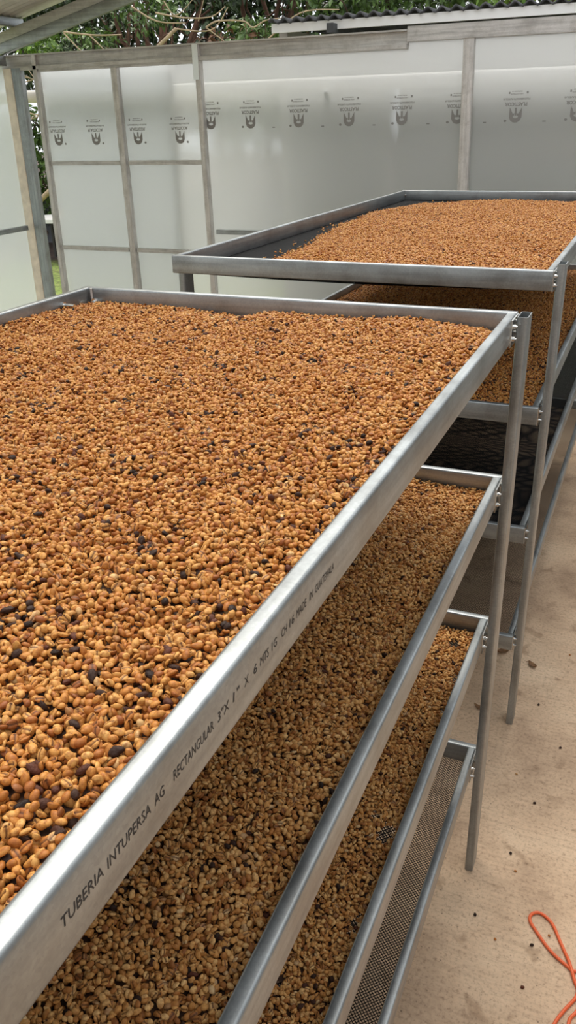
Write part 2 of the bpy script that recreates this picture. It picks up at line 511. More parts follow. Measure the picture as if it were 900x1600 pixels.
def mark(parent, x, z, y, mirror):
    """one printed mark as one flat object: emblem, name, line of text, small print"""
    if mirror not in proto_marks:
        g = glyph_mesh(mirror)
        ob = g.build('printed_mark', PRINT, None)
        ms = [ob]
        M3 = MIRR if mirror else FLIP
        for body, size, w, zz in (('PLASTICOR', 0.034, 0.160, 0.129), ('POLICARBONATO ALVEOLAR', 0.017, 0.195, 0.163),
                                  ('LADO EXTERIOR', 0.011, 0.092, 0.196), ('PROTECCION UV', 0.011, 0.075, 0.213)):
            ms.append(text_obj('t', body, size, PRINT, None, (0, 0, zz), M3, w, 0.0, size*0.035))
        bm = bmesh.new()
        for q in ms:
            tmp = q.data.copy(); tmp.transform(Matrix.Translation(q.location)); bm.from_mesh(tmp); bpy.data.meshes.remove(tmp)
        me = bpy.data.meshes.new('printed_mark'); bm.to_mesh(me); bm.free(); me.materials.append(PRINT)
        for q in ms: bpy.data.objects.remove(q)
        proto_marks[mirror] = me
    o = bpy.data.objects.new('printed_mark', proto_marks[mirror]); COL.objects.link(o)
    o.parent = parent; o.location = Vector((x, y, z)) - wpos(parent)
    return o


def dash(parent, x, z, y):
    MB().box(x-0.012, x+0.012, y-0.0005, y+0.0005, z-0.004, z+0.004).build('printed_dash', PRINT, parent)


for k in range(11):
    x = -3.268 + 0.434*k
    for x0, x1, ob in panels:
        if x0 <= x < x1:
            mark(ob, x, 2.108, YW+0.0185, False); dash(ob, x+0.21, 2.118, YW+0.0185)
mark(panels[0][2], -3.268-0.434+0.06, 2.108, YW+0.0185, False)

# ------------------------------------------------------------------ polycarbonate door
dr = put(empty('door_1', (-4.52, YW, 0)), kind='structure')
DX0, DX1 = -5.385, -3.70
post(-5.385, -5.340, 2.745, parent=dr, x0b=-5.392)
post(-4.560, -4.500, 2.612, parent=dr, x0b=-4.535)
MB().box(DX0+0.06, DX1-0.03, YW-0.04, YW+0.01, 2.612, 2.662).build('top_rail', DULL, dr)
for z in (1.855, 1.098):
    for a, b in ((DX0+0.06, -4.565), (-4.475, DX1-0.03)):
        MB().box(a, b, YW-0.03, YW+0.01, z-0.018, z+0.018).build('cross_rail', DULL, dr)
dp = MB().box(DX0+0.01, DX1-0.004, YW+0.018, YW+0.026, 0.03, 2.64).build('panel', POLY, dr)
dp2 = MB().box(DX0+0.02, -4.035, YW+0.085, YW+0.093, 0.03, 2.64).build('panel', POLY, dr)
MB().box(-4.05, -4.02, YW+0.075, YW+0.10, 0.03, 2.62).build('panel_edge_strip', DULLZ, dr)
for x in (-5.24, -4.825, -4.378, -3.95): mark(dp, x, 2.0, YW+0.0165, True)

# ------------------------------------------------------------------ left wall and corner
wl = put(empty('wall_left', (-5.70, 3.0, 0)), kind='structure')
WARM_LIT = simple('warm_lit_zinc', (0.80, 0.72, 0.60), 0.6, 0.1, var=0.15, scale=12)  # warm light on the zinc corner post is put into this beige
MB().rtube((-5.66, YW-0.03, 0), (-5.67, YW-0.03, 2.65), 0.10, 0.05, (1, 0, 0), 0.005).build('post', WARM_LIT, wl)
MB().rtube((-5.56, YW-0.02, 0), (-5.57, YW-0.02, 2.65), 0.10, 0.06, (1, 0, 0), 0.005).build('post', GZ, wl)
for y0, y1 in ((4.30, YW-0.06), (1.80, 4.296), (-0.7, 1.796)):
    MB().box(-5.712, -5.704, y0, y1, 0.02, 2.70).build('panel', POLY, wl)
for y in (4.3, 1.8):
    MB().rtube((-5.675, y, 0), (-5.675, y, 2.70), 0.05, 0.05, (1, 0, 0), 0.005).build('post', GZ, wl)
MB().rtube((-5.665, -0.7, 1.280), (-5.665, YW-0.10, 1.280), 0.045, 0.04, (0, 0, 1), 0.004).build('cross_bar', GY, wl)
MB().rtube((-5.675, -0.7, 2.71), (-5.675, YW-0.06, 2.71), 0.08, 0.05, (0, 0, 1), 0.005).build('top_beam', GY, wl)

# unseen right wall beside the camera, made opaque and tall to cut side light
LIGHT_BLOCK = simple('grey_light_blocker', (0.42, 0.42, 0.42), 0.9, var=0.2, scale=3)
put(MB().box(1.95, 2.10, -3.5, YW-0.06, 0.0, 3.6).build('wall_right_blocker', LIGHT_BLOCK), kind='structure')

put(MB().box(-6.1, 2.1, -3.65, -3.5, 0.0, 3.6).build('wall_front_blocker', LIGHT_BLOCK), kind='structure')  # unseen wall added behind the camera to darken the rail face and near floor

# ------------------------------------------------------------------ roof over the left side
SL = 0.2237
rz = lambda x: 2.757 + SL*(x+5.72)
roof = put(empty('roof', (-5.72, 4.5, 2.8)), kind='structure')
rf = MB()
for zo, yo, hh in ((0.045, -0.03, 0.088), (0.135, 0.0, 0.088)):
    bx0, bx1 = -5.95, -2.6
    MB().rtube((bx0, YW+yo, rz(bx0)+zo), (bx1, YW+yo, rz(bx1)+zo), 0.05, hh, (0, 1, 0), 0.006).build('rafter', GX if yo < 0 else DULL, roof)
for xx in (-5.55, -4.3, -3.0):
    MB().rtube((xx, 0.5, rz(xx)+0.215), (xx, YW+0.1, rz(xx)+0.215), 0.07, 0.05, (0, 0, 1), 0.005).build('purlin', GY, roof)
SHEET = simple('zinc_sheet', (0.58, 0.57, 0.53), 0.5, 0.3, var=0.12, scale=8)


def clear_sheet():
    mt, nt, N, L, P = new_mat('yellowed_skylight_sheet')
    N.remove(P)
    tl = N.new('ShaderNodeBsdfTranslucent'); tl.inputs[0].default_value = (0.62, 0.59, 0.40, 1)
    df = N.new('ShaderNodeBsdfDiffuse'); df.inputs[0].default_value = (0.5, 0.48, 0.32, 1)
    mx = N.new('ShaderNodeMixShader'); mx.inputs[0].default_value = 0.5
    L.new(tl.outputs[0], mx.inputs[1]); L.new(df.outputs[0], mx.inputs[2]); L.new(mx.outputs[0], N['Material Output'].inputs[0])
    return mt


SKYL = clear_sheet()
yy = YW + 0.15
i = 0
while yy > 1.0:
    w = 0.80
    vs, fs = [], []
    n = 60
    for k in range(n+1):
        y = yy - w*k/n
        zc = 0.012*math.cos(2*math.pi*k/n*10)
        for x in (-6.05, -2.6):
            vs.append((x, y, rz(x) + 0.262 + zc + 0.004*(i % 2)))
    for k in range(n): fs.append((2*k, 2*k+1, 2*k+3, 2*k+2))
    MB().add(vs, fs, True).build('roof_sheet', SKYL if i % 3 == 1 else SHEET, roof)
    yy -= w-0.05; i += 1

# ------------------------------------------------------------------ white pipe outside the wall
PVC = simple('white_pvc', (0.80, 0.76, 0.72), 0.4, var=0.05, scale=6)
pm = MB().pipe([(-6.6, YW+0.20, 2.425), (2.1, YW+0.20, 2.425)], 0.054, 20)
pipe = pm.build('gutter_pipe', PVC, None, (-2.2, YW+0.20, 2.37))
put(pipe, 'white plastic pipe running level just outside the translucent back wall', 'pipe')
for x in (-6.3, -2.6, 1.5):
    MB().box(x-0.015, x+0.015, YW+0.03, YW+0.262, 2.355, 2.369).build('bracket', DULL, pipe)

# ------------------------------------------------------------------ drying racks
RAIL_H, RAIL_W = 0.062, 0.0218


def bolt(parent, p, d, r=0.006, ln=0.014):
    p, d = Vector(p), Vector(d).normalized()
    b = MB()
    b.pipe([p, p + d*0.006], r, 6)
    b.pipe([p, p + d*ln], r*0.55, 8)
    return b.build('bolt', ZINC, parent)


def make_rack(name, label, xl, xr, y0, y1, tops, legs, nets, legh, bolts_at):
    rack = put(empty(name, ((xl+xr)/2, (y0+y1)/2, 0)), label, 'rack', None)
    # legs: (x, y) centres, tube 25 x 73 mm
    for (x, y, zt) in legs:
        MB().rtube((x, y, 0), (x, y, zt), 0.0250, 0.068, (1, 0, 0), 0.005, hollow=True).build('leg', GZ, rack)
    trays = []
    for ti, (zt, nm) in enumerate(zip(tops, nets)):
        zb = zt - RAIL_H
        # the net, with shallow sag
        nx, ny = 10, 24
        vs, fs = [], []
        for j in range(ny+1):
            for i in range(nx+1):
                u, v = i/nx, j/ny
                sag = 0.010*math.sin(math.pi*u)*(0.7+0.3*math.cos(9*v)) + (0.006*math.sin(40*v) if nm[1] else 0)*math.sin(math.pi*u)
                vs.append((xl+0.004+(xr-xl-0.008)*u, y0+0.004+(y1-y0-0.008)*v, zb+0.003-sag))
        for j in range(ny):
            for i in range(nx):
                a = j*(nx+1)+i
                fs.append((a, a+1, a+nx+2, a+nx+1))
        tray = MB().add(vs, fs, True).build('tray', nm[0], rack)
        zc = zt - RAIL_H/2
        MB().rtube((xr-RAIL_W/2, y0+RAIL_W, zc), (xr-RAIL_W/2, y1-RAIL_W, zc), RAIL_H, RAIL_W, (0, 0, 1), 0.0048).build('rail', GY, tray)
        MB().rtube((xl+RAIL_W/2, y0+RAIL_W, zc), (xl+RAIL_W/2, y1-RAIL_W, zc), RAIL_H, RAIL_W, (0, 0, 1), 0.0048).build('rail', GY, tray)
        MB().rtube((xl, y0+RAIL_W/2, zc), (xr, y0+RAIL_W/2, zc), RAIL_H, RAIL_W, (0, 0, 1), 0.0048).build('rail', GX, tray)
        MB().rtube((xl, y1-RAIL_W/2, zc), (xr, y1-RAIL_W/2, zc), RAIL_H, RAIL_W, (0, 0, 1), 0.0048).build('rail', GX, tray)
        # corner plates and bolts between rail and leg
        for (yb, inner) in bolts_at:
            pl = MB()
            pl.box(xr+0.0002, xr+0.0035, yb-0.045, yb+0.045, zb-0.003, zt-0.003)
            pl.build('bracket', ZINC, tray)
            for zz in (zt-0.018, zt-0.046):
                bolt(tray, (xr+0.0035, yb-0.036, zz), (1, 0, 0), 0.0055, 0.010)
                bolt(tray, (xr+0.0035, yb+0.030, zz), (1, 0, 0), 0.0045, 0.0065)
        trays.append(tray)
    return rack, trays


R1 = dict(xl=-1.4892, xr=-0.2734, y0=-1.02, y1=2.0074)
R2 = dict(xl=-1.5947, xr=-0.2717, y0=2.6675, y1=5.6976)
T1 = (1.7385, 1.323, 0.899, 0.4427)
T2 = (1.7283, 1.2972, 0.862, 0.415)
rack1, tr1 = make_rack('drying_rack', 'galvanised steel four-tier drying rack nearest the camera, stencilled lettering on its top rail', R1['xl'], R1['xr'], R1['y0'], R1['y1'], T1,
                       [(-0.2525, 1.968, 1.739), (-0.2525, -0.98, 1.739), (-1.475, 1.955, T1[3]-RAIL_H), (-1.475, -0.98, T1[3]-RAIL_H)], [(NET, 0)]*4, 1.74, [(1.955, 1), (-0.98, 1)])
rack2, tr2 = make_rack('drying_rack', 'galvanised steel drying rack farther back, top tray only partly covered with beans', R2['xl'], R2['xr'], R2['y0'], R2['y1'], T2,
                       [(-0.2515, 2.722, 1.745), (-0.2515, 5.62, 1.745), (-1.572, 2.722, 1.664), (-1.572, 5.62, 1.664)],
                       [(NET_CLOSE, 0), (NET_CLOSE, 0), (NET_FINE, 1), (NET, 1)], 1.74, [(2.722, 1), (5.62, 1)])

# bolts poking through at the far left corner of the near top tray
bolt(tr1[0], (-1.4674, 1.86, 1.712), (1, 0, 0), 0.0095, 0.038)
bolt(tr1[0], (-1.452, 1.9856, 1.698), (0.3, -1, 0), 0.012, 0.03)
MB().rtube((-1.4575, 1.982, 1.70), (-1.4575, 1.982, 1.737), 0.006, 0.006, (1, 0, 0), 0.002).build('hook', DULLZ, tr1[0])
bolt(tr2[0], (-1.572, 5.6757, 1.70), (0, -1, 0), 0.008, 0.03)

# stencilled lettering on the near top rail, word by word
SIDE = [[0, 0, 1], [1, 0, 0], [0, 1, 0]]
for w, a, b in (('TUBERIA', 0.264, 0.308), ('INTUPERSA', 0.313, 0.367), ('AG', 0.373, 0.387), ('RECTANGULAR', 0.400, 0.464),
                ('3"X', 0.471, 0.492), ('1"', 0.498, 0.511), ('X', 0.522, 0.531), ('6', 0.541, 0.548), ('MTS', 0.555, 0.574), ('1G', 0.580, 0.592),
                ('CH', 0.604, 0.617), ('16', 0.622, 0.634), ('MADE', 0.641, 0.667), ('IN', 0.676, 0.686), ('GUATEMALA', 0.692, 0.748)):
    text_obj('stencil_word', w, 0.0135, INK, tr1[0], (-0.2734+0.0003, (a+b)/2, 1.7085), SIDE, b-a, 0.12)

# ------------------------------------------------------------------ coffee beans
def bean_geo(L, W, T, nu=12, nv=8, bump=0.0, seed=0, flat=0.30, crease=True):
    r = np.random.default_rng(seed)
    vs, cr = [], []
    ph = r.uniform(0, 6.28, 6)
    def pt(u, v):
        th = math.pi*v/nv; la = 2*math.pi*u/nu
        # poles on the long (x) axis
        x = math.cos(th); s = math.sin(th)
        y = s*math.cos(la); z = s*math.sin(la)
        zz = z*T*0.62 if z > 0 else z*T*flat
        c = 0.0
        if crease and z < -0.3 and abs(y) < 0.30 and abs(x) < 0.9:
            zz += T*0.17; c = 1.0
        k = 1 + bump*(math.sin(3*x+ph[0])*math.cos(4*y+ph[1]) + 0.6*math.sin(7*z+ph[2]+5*x))
        return (x*L/2*k, y*W/2*k, zz*k), c
    pts = [pt(0, 0)] + [pt(u, v) for v in range(1, nv) for u in range(nu)] + [pt(0, nv)]
    vs = [p for p, _ in pts]; cr = [c for _, c in pts]
    fs = [(0, 1+(u+1) % nu, 1+u) for u in range(nu)]
    for v in range(nv-2):
        for u in range(nu):
            a = 1+v*nu+u; b = 1+v*nu+(u+1) % nu
            fs.append((a, b, b+nu, a+nu))
    e = len(vs)-1; o = 1+(nv-2)*nu
    fs += [(e, o+u, o+(u+1) % nu) for u in range(nu)]
    fs = [tuple(reversed(f)) for f in fs]
    return vs, fs, cr


PROTO = [bean_geo(0.0112, 0.0083, 0.0054, 16, 9, 0.02, 1), bean_geo(0.0104, 0.0076, 0.0056, 16, 9, 0.03, 2), bean_geo(0.0094, 0.0080, 0.0050, 16, 9, 0.04, 3),
         bean_geo(0.0100, 0.0070, 0.0068, 12, 8, 0.02, 4, 0.5, False), bean_geo(0.0122, 0.0078, 0.0058, 12, 8, 0.10, 5, 0.45, False),
         bean_geo(0.0125, 0.0098, 0.0075, 14, 9, 0.10, 6, 0.5, False), bean_geo(0.0150, 0.0095, 0.0062, 14, 9, 0.16, 7, 0.5, False)]
KP = len(PROTO)
DARK = (5, 6)


def fbm(x, y, s, seed):
    """cheap smooth value noise on arrays, about -1..1"""
    r = np.random.default_rng(seed)
    out = np.zeros_like(x)
    amp = 1.0
    for o in range(3):
        for _ in range(4):
            a = r.uniform(0, 2*np.pi); f = s*(2**o)*r.uniform(0.7, 1.3); p = r.uniform(0, 6.28)
            out += amp*np.sin((x*np.cos(a)+y*np.sin(a))*f+p)*0.35
        amp *= 0.5
    return out


def scatter(x0, x1, y0, y1, step, height, keep=None, layers=2, dark=0.03, seed=0, drop=0.0052, tilt=0.55):
    r = np.random.default_rng(seed)
    P, E, S, K, LY = [], [], [], [], []
    for ly in range(layers):
        nx = int((x1-x0)/step); ny = int((y1-y0)/(step*0.87))
        gx, gy = np.meshgrid(np.arange(nx), np.arange(ny))
        x = x0 + (gx+0.5+0.5*(gy % 2) + 0.37*ly)*step; y = y0 + (gy+0.5+0.4*ly)*step*0.87
        x = x.ravel() + r.normal(0, step*0.24, x.size); y = y.ravel() + r.normal(0, step*0.24, y.size)
        ok = (x > x0+0.003) & (x < x1-0.003) & (y > y0+0.003) & (y < y1-0.003)
        if keep is not None: ok &= keep(x, y, r.uniform(size=x.size))
        x, y = x[ok], y[ok]; n = x.size
        z = height(x, y) - ly*drop + r.normal(0, 0.0021, n)
        flip = (r.uniform(size=n) < 0.5)*np.pi
        e = np.stack([flip + r.normal(0, tilt, n), r.normal(0, tilt, n), r.uniform(0, 2*np.pi, n)], 1)
        k = r.choice([0, 1, 2, 3, 4], n, p=[0.3, 0.28, 0.17, 0.15, 0.10])
        cl = fbm(x, y, 45, seed+5)
        d = r.uniform(size=n) < dark*np.clip(0.25 + 2.2*np.clip(cl, 0, 2), 0.2, 4)
        k[d] = r.choice(DARK, d.sum())
        P.append(np.stack([x, y, z], 1)); E.append(e); S.append(r.uniform(0.80, 1.06, n)*np.where(np.isin(k, DARK), 0.86, 1.0)); K.append(k); LY.append(np.full(n, ly))
    return np.concatenate(P), np.concatenate(E), np.concatenate(S), np.concatenate(K), np.concatenate(LY)


def bean_group_tree():
    ng = bpy.data.node_groups.new('bean_scatter', 'GeometryNodeTree')
    ng.interface.new_socket('Geometry', in_out='INPUT', socket_type='NodeSocketGeometry')
    ng.interface.new_socket('Geometry', in_out='OUTPUT', socket_type='NodeSocketGeometry')
    N, L = ng.nodes, ng.links
    gi, go = N.new('NodeGroupInput'), N.new('NodeGroupOutput')
    def attr(nm, tp):
        a = N.new('GeometryNodeInputNamedAttribute'); a.data_type = tp; a.inputs['Name'].default_value = nm
        return a.outputs['Attribute']
    kind = attr('kind', 'INT'); rot = attr('rot', 'FLOAT_VECTOR'); scl = attr('scl', 'FLOAT')
    e2r = N.new('FunctionNodeEulerToRotation'); L.new(rot, e2r.inputs[0])
    def eq(v):
        c = N.new('FunctionNodeCompare'); c.data_type = 'INT'; c.operation = 'EQUAL'
        L.new(kind, c.inputs['A'] if False else c.inputs[2]); c.inputs[3].default_value = v
        return c.outputs[0]
    join = N.new('GeometryNodeJoinGeometry')
    sep = N.new('GeometryNodeSeparateGeometry'); sep.domain = 'POINT'
    L.new(gi.outputs[0], sep.inputs['Geometry']); L.new(eq(-1), sep.inputs['Selection'])
    L.new(sep.outputs[0], join.inputs[0])
    for k in range(KP):
        sp = N.new('GeometryNodeSeparateGeometry'); sp.domain = 'POINT'
        L.new(gi.outputs[0], sp.inputs['Geometry']); L.new(eq(100+k), sp.inputs['Selection'])
        io = N.new('GeometryNodeInstanceOnPoints')
        L.new(gi.outputs[0], io.inputs['Points']); L.new(eq(k), io.inputs['Selection'])
        L.new(sp.outputs[0], io.inputs['Instance']); L.new(e2r.outputs[0], io.inputs['Rotation']); L.new(scl, io.inputs['Scale'])
        L.new(io.outputs[0], join.inputs[0])
    L.new(join.outputs[0], go.inputs[0])
    return ng


TREE = bean_group_tree()


def bean_mass(name, label, P, E, S, K, bedv, bedf, bean=None):
    """one stuff object: bed surface, scattered beans as in-mesh instances"""
    vs = [np.asarray(bedv).reshape(-1, 3)] if len(bedv) else []
    kinds = [np.full(len(bedv), -1)]
    fs = [tuple(f) for f in bedf]; mats = [0]*len(fs)
    crs = [np.zeros(len(bedv))]
    b = len(bedv)
    for k, (pv, pf, cr) in enumerate(PROTO):
        vs.append(np.array(pv)); kinds.append(np.full(len(pv), 100+k)); crs.append(np.array(cr))
        fs += [tuple(b+i for i in f) for f in pf]; mats += [2 if k in DARK else 1]*len(pf); b += len(pv)
    vs.append(P); kinds.append(K); crs.append(np.zeros(len(P)))
    V = np.concatenate(vs); kd = np.concatenate(kinds).astype(np.int32)
    me = bpy.data.meshes.new(name)
    me.from_pydata([], [], [])
    nb = b
    me.from_pydata([tuple(p) for p in V], [], fs)
    me.polygons.foreach_set('use_smooth', [True]*len(fs))
    me.polygons.foreach_set('material_index', mats)
    for mt in (GAP_SHADE, bean or BEAN, CHERRY): me.materials.append(mt)
    a = me.attributes.new('kind', 'INT', 'POINT'); a.data.foreach_set('value', kd)
    a = me.attributes.new('crease', 'FLOAT', 'POINT'); a.data.foreach_set('value', np.concatenate(crs).astype(np.float32))
    rot = np.zeros((len(V), 3), np.float32); rot[nb:] = E
    a = me.attributes.new('rot', 'FLOAT_VECTOR', 'POINT'); a.data.foreach_set('vector', rot.ravel())
    sc = np.ones(len(V), np.float32); sc[nb:] = S
    a = me.attributes.new('scl', 'FLOAT', 'POINT'); a.data.foreach_set('value', sc)
    o = bpy.data.objects.new(name, me); COL.objects.link(o)
    md = o.modifiers.new('beans', 'NODES'); md.node_group = TREE
    put(o, label, 'beans', None, 'stuff')
    return o


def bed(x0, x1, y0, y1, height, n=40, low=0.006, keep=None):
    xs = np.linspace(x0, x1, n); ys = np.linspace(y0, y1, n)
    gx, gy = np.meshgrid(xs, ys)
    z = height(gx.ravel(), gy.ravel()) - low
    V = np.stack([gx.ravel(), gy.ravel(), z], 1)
    F = []
    for j in range(n-1):
        for i in range(n-1):
            if keep is not None and not keep(np.array([(xs[i]+xs[i+1])/2]), np.array([(ys[j]+ys[j+1])/2]), np.array([0.0]))[0]: continue
            a = j*n+i; F.append((a, a+1, a+n+1, a+n))
    return V, F


def inner(R):
    return R['xl']+RAIL_W, R['xr']-RAIL_W, R['y0']+RAIL_W, R['y1']-RAIL_W


xa, xb, ya, yb = inner(R1)
# --- top tray of the near rack
def h11(x, y):
    z = 1.7105 + 0.006*fbm(x, y, 6, 3) + 0.002*fbm(x, y, 25, 4)
    edge = np.clip((yb - y)/0.16, 0, 1)
    prof = np.interp(x, [-1.47, -1.40, -1.133, -0.979, -0.886, -0.675, -0.527, -0.432, -0.339, -0.29], [1.694, 1.700, 1.700, 1.684, 1.705, 1.701, 1.714, 1.705, 1.697, 1.69])
    e = edge*edge*(3-2*edge)
    z = z*e + prof*(1-e)
    er = np.clip((xb - x)/0.05, 0, 1)
    return np.minimum(z, 1.728) - 0.006*(1-er)


P, E, S, K, LY = scatter(xa, xb, -0.25, yb, 0.0084, h11, layers=2, dark=0.050, seed=21)
px, py, dp_ = proj(P)
tt = R1['xr']/P[:, 0]
zline = CAM[2] + (P[:, 2]-CAM[2])*tt
vis = (px > -4) & (px < 904) & (py > 0) & (py < 1604) & (zline > T1[0]+0.002) & (LY == 0)
order = np.argsort(np.where(vis, dp_, 99))[:300]
single = np.zeros(len(P), bool); single[order] = True
single &= vis
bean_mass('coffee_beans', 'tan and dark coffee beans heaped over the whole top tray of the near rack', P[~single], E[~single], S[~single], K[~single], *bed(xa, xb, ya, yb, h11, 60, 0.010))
proto_me = []
for k, (pv, pf, cr) in enumerate(PROTO):
    me = bpy.data.meshes.new('dark_coffee_cherry' if k in DARK else 'coffee_bean')
    me.from_pydata(pv, [], pf)
    me.polygons.foreach_set('use_smooth', [True]*len(pf))
    a = me.attributes.new('crease', 'FLOAT', 'POINT'); a.data.foreach_set('value', np.array(cr, np.float32))
    me.materials.append(CHERRY if k in DARK else BEAN)
    proto_me.append(me)
for i in np.where(single)[0]:
    k = int(K[i])
    o = bpy.data.objects.new('dark_coffee_cherry' if k in DARK else 'coffee_bean', proto_me[k])
    COL.objects.link(o)
    o.location = P[i]; o.rotation_euler = E[i]; o.scale = (S[i],)*3
    if k in DARK: put(o, 'shrivelled near-black coffee cherry among the closest beans of the near rack\'s top tray', 'coffee cherry', 'dark cherries among the closest beans')
    else: put(o, 'single tan coffee bean in the closest corner of the near rack\'s top tray', 'coffee bean', 'closest coffee beans in the top tray')

# --- second tray
def h12(x, y): return 1.2850 + 0.005*fbm(x, y, 7, 8) + 0.002*fbm(x, y, 30, 9)
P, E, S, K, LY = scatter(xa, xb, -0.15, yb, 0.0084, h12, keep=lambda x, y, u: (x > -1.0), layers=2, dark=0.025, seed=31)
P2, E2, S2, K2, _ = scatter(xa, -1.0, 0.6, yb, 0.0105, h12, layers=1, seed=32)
bean_mass('coffee_beans', 'tan coffee beans in shade filling the second tray of the near rack', np.concatenate([P, P2]), np.concatenate([E, E2]), np.concatenate([S, S2]), np.concatenate([K, K2]), *bed(xa, xb, ya, yb, h12, 40, 0.009), bean=LIFTED_BEAN)

# --- third tray, thin with bare patches
HOLES = [(-0.345, 1.905, 0.022), (-0.415, 1.90, 0.016), (-0.312, 1.76, 0.014), (-0.31, 1.62, 0.010), (-0.325, 1.20, 0.024), (-0.36, 1.24, 0.012), (-0.318, 0.98, 0.016), (-0.40, 0.83, 0.010), (-0.33, 0.72, 0.012)]
def keep13(x, y, u):
    ok = np.ones(x.shape, bool)
    for hx, hy, hr in HOLES: ok &= (((x-hx)/1.0)**2 + ((y-hy)/1.7)**2 > hr*hr*0.4*(0.3+1.5*u))
    return ok
def h13(x, y): return 0.851 + 0.004*fbm(x, y, 8, 12) + 0.0015*fbm(x, y, 30, 13) + 0.004*np.clip(-(x+0.36)/0.2, 0, 1)
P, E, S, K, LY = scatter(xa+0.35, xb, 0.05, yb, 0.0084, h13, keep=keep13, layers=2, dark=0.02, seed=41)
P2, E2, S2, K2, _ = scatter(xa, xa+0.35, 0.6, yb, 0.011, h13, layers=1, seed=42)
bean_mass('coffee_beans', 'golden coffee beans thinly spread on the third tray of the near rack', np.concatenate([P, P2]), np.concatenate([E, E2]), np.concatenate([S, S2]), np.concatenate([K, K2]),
          *bed(xa, xb, ya, yb, h13, 120, 0.008, lambda x, y, u: keep13(x, y, u+0.9)), bean=LIFTED_BEAN)

# --- far rack, top tray
xa2, xb2, ya2, yb2 = inner(R2)
def keep21(x, y, u):
    le = np.interp(y, [2.7, 3.03, 3.34, 4.15, 4.6, 5.0, 5.25, 5.40, 5.48], [-1.33, -1.345, -1.36, -1.51, -1.54, -1.50, -1.38, -1.18, -0.85])
    fr = np.interp(x, [-1.4, -1.1, -0.85, -0.5, -0.3], [5.2, 5.40, 5.46, 5.43, 5.50])
    d = np.minimum(x - le, (fr - y)*0.8) + 0.03*fbm(x, y, 14, 61)
    return (d > 0.012) | ((d > -0.02) & (u < 0.25)) | ((d > -0.09) & (u < 0.02))
def h21(x, y):
    le = np.interp(y, [2.7, 3.34, 4.15, 4.6, 5.13], [-1.33, -1.36, -1.51, -1.54, -1.45])
    return 1.6745 + 0.020*np.clip((x-le)/0.12, 0, 1) + 0.004*fbm(x, y, 8, 15) - 0.004
P, E, S, K, LY = scatter(xa2, xb2, ya2, yb2, 0.0098, h21, keep=keep21, layers=2, dark=0.015, seed=51)
k21b = lambda x, y, u: keep21(x, y, u+0.5) & keep21(x-0.05, y, u+0.5) & keep21(x, y+0.06, u+0.5)
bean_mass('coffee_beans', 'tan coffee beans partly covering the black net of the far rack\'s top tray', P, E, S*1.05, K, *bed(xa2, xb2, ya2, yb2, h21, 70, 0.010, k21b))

# --- far rack, second tray
def h22(x, y): return 1.264 + 0.004*fbm(x, y, 7, 17)
P, E, S, K, LY = scatter(xa2, xb2, ya2, yb2, 0.0105, h22, layers=1, dark=0.03, seed=61)
bean_mass('coffee_beans', 'dark shaded coffee beans filling the second tray of the far rack', P, E, S*1.1, K, *bed(xa2, xb2, ya2, yb2, h22, 40, 0.003))

# ------------------------------------------------------------------ things on the floor
CORD = simple('orange_cord', (0.78, 0.13, 0.035), 0.45)
pts = [(0.60, 1.30), (0.45, 1.62), (0.28, 1.76), (0.16, 1.735), (0.095, 1.701), (0.068, 1.710), (0.021, 1.740), (-0.024, 1.788), (-0.047, 1.82), (-0.043, 1.845), (-0.020, 1.855), (0.014, 1.833),
       (0.043, 1.781), (0.071, 1.728), (0.092, 1.674), (0.103, 1.652), (0.102, 1.623), (0.075, 1.570), (0.057, 1.525), (0.04, 1.45), (0.05, 1.30), (0.10, 1.15), (0.17, 1.25), (0.15, 1.42), (0.135, 1.50), (0.106, 1.579), (0.099, 1.560), (0.0905, 1.539), (0.075, 1.47), (0.09, 1.2), (0.2, 0.8)]
pts = pts[:22] + [(0.075, 1.05), (0.09, 1.25), (0.10, 1.45), (0.0915, 1.539), (0.106, 1.579), (0.16, 1.66), (0.34, 1.5), (0.5, 1.1)]


def catmull(pts, k=8):
    out = []
    for i in range(len(pts)-1):
        p0, p1, p2, p3 = [np.array(pts[min(max(j, 0), len(pts)-1)]) for j in (i-1, i, i+1, i+2)]
        for s in range(k):
            t = s/k
            out.append(0.5*((2*p1) + (-p0+p2)*t + (2*p0-5*p1+4*p2-p3)*t*t + (-p0+3*p1-3*p2+p3)*t**3))
    out.append(np.array(pts[-1]))
    return out


cc = catmull(pts)
z_c = []
for i, p in enumerate(cc):
    z = 0.0048
    for j in range(0, i-14):
        if np.hypot(*(cc[j]-p)) < 0.012: z = 0.0138
    z_c.append(z)
z_c = np.convolve(np.pad(z_c, 4, mode='edge'), np.ones(9)/9, mode='valid')
cord = MB().pipe([(p[0], p[1], z) for p, z in zip(cc, z_c)], 0.0046, 10).build('extension_cord', CORD, None, (0.1, 1.7, 0))
put(cord, 'orange electric cord lying looped on the concrete floor', 'cord')

DRY = simple('dry_leaf_brown', (0.22, 0.11, 0.045), 0.7, var=0.4, scale=60)


